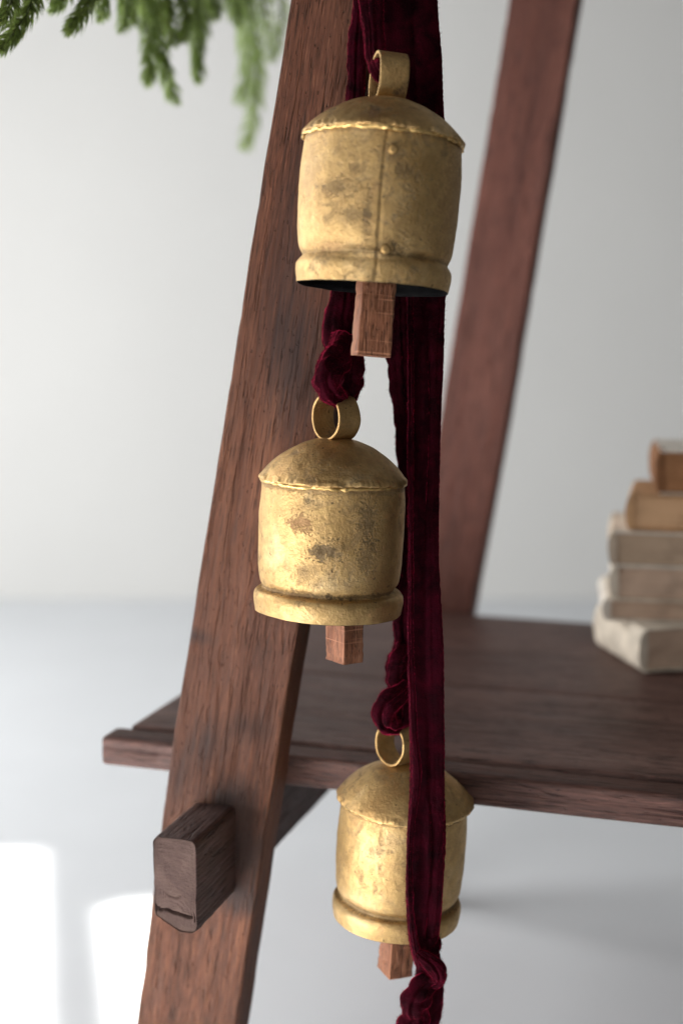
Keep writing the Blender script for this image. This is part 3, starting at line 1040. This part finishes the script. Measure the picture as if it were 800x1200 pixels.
def sprig(keys, nl, dens, tone, seed):
    """keys: px, py, depth"""
    rg = np.random.default_rng(seed)
    K = smooth_prof(np.array([P(*k) for k in keys]), 8)
    Vv, Ff = tube(K, 0.0020, 0.0009)
    o = mesh_obj('sprig', Vv, Ff, M_stem, pine)
    o.matrix_parent_inverse = PINV
    seg = np.linalg.norm(np.diff(K, axis=0), axis=1)
    s = np.concatenate([[0], np.cumsum(seg)])
    n = int(s[-1] * dens)
    VV, FF, fm = [], [], []
    for i in range(n):
        t = (i + rg.uniform(0, 1)) / n * s[-1]
        p = np.array([np.interp(t, s, K[:, c]) for c in range(3)])
        p2 = np.array([np.interp(min(t + 0.004, s[-1]), s, K[:, c]) for c in range(3)])
        tg = p2 - np.array([np.interp(max(t - 0.004, 0), s, K[:, c]) for c in range(3)])
        tg /= np.linalg.norm(tg) + 1e-9
        r = rg.normal(0, 1, 3)
        r -= tg * r.dot(tg)
        r /= np.linalg.norm(r)
        taper = min(1.0, 0.45 + (s[-1] - t) / 0.03)
        L = nl * taper * rg.uniform(0.75, 1.15)
        d0 = tg * rg.uniform(0.55, 0.85) + r * 0.75
        d0 /= np.linalg.norm(d0)
        d1 = tg * 1.0 + r * 0.35
        d1 /= np.linalg.norm(d1)
        side = np.cross(d0, rg.normal(0, 1, 3))
        side /= np.linalg.norm(side)
        w = 0.0007
        a = p + d0 * L * 0.5
        b = a + d1 * L * 0.5
        i0 = len(VV)
        VV += [p - side * w, p + side * w, a + side * w * 1.1, a - side * w * 1.1, b]
        FF += [(i0, i0 + 1, i0 + 2, i0 + 3), (i0 + 3, i0 + 2, i0 + 4)]
        mi = int(np.clip(tone + rg.choice([-1, 0, 0, 1]), 0, 2))
        fm += [mi, mi]
    q = mesh_obj('needles', VV, FF, None, o, mats=M_needle, fmat=fm)
    tag(q, kind='stuff')
    return o


# main stem just above the picture, then the sprigs that droop from it
Kst = smooth_prof(np.array([P(*k) for k in ((-140, -60, 1.12), (-20, -75, 1.2), (90, -70, 1.28), (180, -60, 1.38), (270, -60, 1.5), (345, -75, 1.6))]), 8)
Vv, Ff = tube(Kst, 0.005, 0.003)
o = mesh_obj('stem', Vv, Ff, M_stem, pine)
o.matrix_parent_inverse = PINV
SPR = [
    ([(-20, -75, 1.2), (30, -40, 1.15), (38, 0, 1.13), (20, 32, 1.12), (0, 58, 1.11)], 0.013, 3000, 0),
    ([(-60, -70, 1.18), (0, -40, 1.12), (14, 0, 1.1), (-4, 30, 1.09)], 0.013, 3000, 0),
    ([(40, -72, 1.24), (62, -40, 1.2), (66, 4, 1.18)], 0.012, 2800, 0),
    ([(90, -70, 1.28), (84, -35, 1.2), (76, -5, 1.18), (62, 12, 1.18)], 0.012, 2800, 1),
    ([(90, -70, 1.28), (108, -35, 1.2), (102, 5, 1.18), (80, 36, 1.17)], 0.013, 3000, 0),
    ([(100, -70, 1.3), (124, -35, 1.27), (122, 0, 1.27), (118, 22, 1.27)], 0.013, 2600, 1),
    ([(130, -66, 1.33), (146, -30, 1.33), (147, 8, 1.33), (144, 34, 1.33)], 0.014, 2600, 1),
    ([(150, -62, 1.35), (164, -30, 1.36), (172, 20, 1.37), (174, 65, 1.38), (174, 98, 1.38)], 0.014, 2600, 1),
    ([(165, -62, 1.37), (176, -20, 1.38), (184, 40, 1.40), (196, 92, 1.41), (206, 119, 1.42)], 0.014, 2600, 1),
    ([(180, -60, 1.38), (194, -20, 1.36), (198, 20, 1.35), (202, 52, 1.35)], 0.014, 2600, 0),
    ([(180, -60, 1.38), (208, -30, 1.38), (216, 15, 1.38), (214, 48, 1.38)], 0.014, 2600, 0),
    ([(210, -60, 1.42), (226, -25, 1.44), (230, 30, 1.45), (232, 68, 1.46), (232, 94, 1.46)], 0.014, 2600, 1),
    ([(220, -60, 1.43), (242, -30, 1.45), (250, 0, 1.46), (254, 20, 1.46)], 0.014, 2600, 1),
    ([(270, -60, 1.5), (284, -20, 1.55), (298, 40, 1.6), (301, 92, 1.63), (296, 140, 1.65), (286, 172, 1.66)], 0.017, 2600, 2),
    ([(262, -60, 1.5), (276, -20, 1.55), (286, 30, 1.6), (289, 75, 1.62), (283, 118, 1.63)], 0.017, 2600, 2),
    ([(280, -62, 1.52), (302, -20, 1.55), (314, 30, 1.58), (318, 70, 1.6)], 0.016, 1500, 2),
    ([(300, -66, 1.55), (322, -25, 1.58), (330, 20, 1.6), (322, 62, 1.6)], 0.016, 1400, 2),
    ([(150, -62, 1.4), (170, -20, 1.5), (182, 10, 1.55), (186, 40, 1.58)], 0.016, 2400, 0),
    ([(200, -60, 1.42), (232, -20, 1.5), (240, 12, 1.55), (236, 45, 1.58)], 0.016, 2400, 0),
    ([(240, -60, 1.45), (262, -20, 1.52), (272, 6, 1.55), (278, 26, 1.56)], 0.015, 2400, 1),
    ([(140, -62, 1.36), (158, -25, 1.42), (160, 4, 1.45), (158, 26, 1.46)], 0.015, 2400, 0),
]
for i, (k, nl, dn, tone) in enumerate(SPR):
    sprig(k, nl * (1.3 if tone < 2 else 1.5), dn * (1.6 if tone < 2 else 0.75), tone, 100 + i)

# ------------------------------------------------------------------ books
def page_mat(name, a, b):
    n = N(name)
    v = n.coords((6, 6, 900))
    f = n.noise(v, 1.0, 3, 0.6)
    g = n.noise(n.coords((30, 30, 30)), 1.0, 4, 0.6)
    c = n.mix(n.ramp(f, [(0.3, 0.0), (0.7, 1.0)]), a, b)
    c = n.mix(n.ramp(g, [(0.5, 0.0), (0.75, 0.5)]), c, tuple(x * 0.55 for x in a))
    n.bump(f, 0.5, 0.002)
    return n.set(Base__Color=c, Roughness=0.85, Specular__IOR__Level=0.15)


def cloth_mat(name, a, amp=0.25):
    return plain(name, a, 0.8, 45, amp, bump=0.2, spec=0.2)


def book(label, px, D, z0, th, yaw, L, W_, pages, cover_m, spine_m, ragged=0.0, seed=0.0, px_corner_far=False):
    """spine on the left, long page edge towards the camera; origin at the front left foot"""
    D, th, L, W_ = D * 0.949, th * 0.949, L * 0.949, W_ * 0.949
    x0 = P(px, 700, D).x
    t = empty('book', (x0, D, z0), (0, 0, R(yaw)), label, 'book', 'worn books stacked on the shelf')
    bt = 0.0018
    # page block
    n = 26
    C_ = [(0.000 + (L - 0.004) * i / (n - 1), W_ / 2, th / 2) for i in range(n)]
    A = [(0, -(W_ / 2 - 0.002), 0)] * n
    B = [(0, 0, th / 2 - bt)] * n
    pr = rrect(10, 3, 0.03, th / W_)

    def disp(Vv, s, k):
        lay = vnoise(np.stack([0 * Vv[:, 0] + seed, 0 * Vv[:, 0], Vv[:, 2] * 420], 1))
        return 0.0006 * lay + (0.001 + 0.003 * ragged) * fbm(Vv * 60 + seed, 2) * (np.abs(pr[k, 1]) < 0.9)
    Vv, Ff = sweep(C_, A, B, pr, disp)
    mesh_obj('page_block', Vv, Ff, pages, t, sharp=40)
    for zc in (bt / 2, th - bt / 2):
        C2 = [(-0.001 + (L + 0.002) * i / 17, W_ / 2 - 0.0005, zc) for i in range(18)]
        Vv, Ff = sweep(C2, [(0, -(W_ / 2 + 0.0015), 0)] * 18, [(0, 0, bt / 2)] * 18, rrect(10, 2, 0.01, 0.1),
                       lambda q, s, k: (0.0008 + 0.006 * ragged) * fbm(q * 45 + seed + zc * 90, 3) * (np.abs(q[:, 1] - W_ / 2) > W_ / 2 * 0.9))
        mesh_obj('cover', Vv, Ff, cover_m, t, sharp=40)
    # rounded spine
    pr = []
    ns = 12
    for i in range(ns + 1):
        a = math.pi / 2 + math.pi * i / ns
        pr.append((0.006 * math.cos(a), th / 2 * math.sin(a)))
    for i in range(ns + 1):
        a = 3 * math.pi / 2 - math.pi * i / ns
        pr.append((0.003, (th / 2 - 0.0003) * math.sin(a)))
    pr = np.array(pr)
    m = 30
    C2 = [(0, W_ * i / (m - 1), th / 2) for i in range(m)]
    Vv, Ff = sweep(C2, [(1, 0, 0)] * m, [(0, 0, 1)] * m, pr,
                   lambda q, s, k: (0.0004 + 0.003 * ragged) * fbm(q * 70 + seed, 3))
    mesh_obj('spine', Vv, Ff, spine_m, t, sharp=50)
    return t


cream = cloth_mat('cream_cloth', (0.74, 0.66, 0.55))
white = cloth_mat('chalky_paper', (0.78, 0.72, 0.64))
tan = cloth_mat('tan_cloth', (0.50, 0.30, 0.16))
brown = cloth_mat('brown_leather', (0.22, 0.10, 0.045))
grey = cloth_mat('greyed_cloth', (0.56, 0.46, 0.36))
pgA = page_mat('pages_pale', (0.60, 0.42, 0.31), (0.76, 0.59, 0.46))
pgB = page_mat('pages_tan', (0.56, 0.34, 0.19), (0.70, 0.46, 0.28))
pgC = page_mat('pages_grey', (0.47, 0.34, 0.24), (0.60, 0.46, 0.34))
pgD = page_mat('pages_brown', (0.30, 0.14, 0.065), (0.42, 0.22, 0.11))
z = ZS + 0.0006
book('thick ragged cream book at the bottom of the stack', 757, 1.435, z, 0.046, 12, 0.21, 0.125, pgA, cream, cream, 0.35, 1.1)
z += 0.04384
book('thin chalky torn book, second from the bottom of the stack', 712, 1.475, z, 0.0235, -9, 0.20, 0.135, pgA, white, white, 0.4, 2.2)
z += 0.02249
book('pale book with tan pages, third from the bottom of the stack', 720, 1.47, z, 0.0375, -11, 0.20, 0.135, pgA, cream, cream, 0.25, 3.3)
z += 0.03578
book('grey brown book with pale top, fourth from the bottom of the stack', 717, 1.465, z, 0.0375, -11, 0.20, 0.14, pgC, white, grey, 0.1, 4.4)
z += 0.03578
book('orange tan book lying second from the top of the stack', 736, 1.47, z, 0.0385, -14, 0.19, 0.125, pgB, tan, tan, 0.1, 5.5)
z += 0.03673
book('brown leather book on top of the stack', 769, 1.47, z, 0.0470, -9, 0.18, 0.12, pgD, white, brown, 0.1, 6.6)
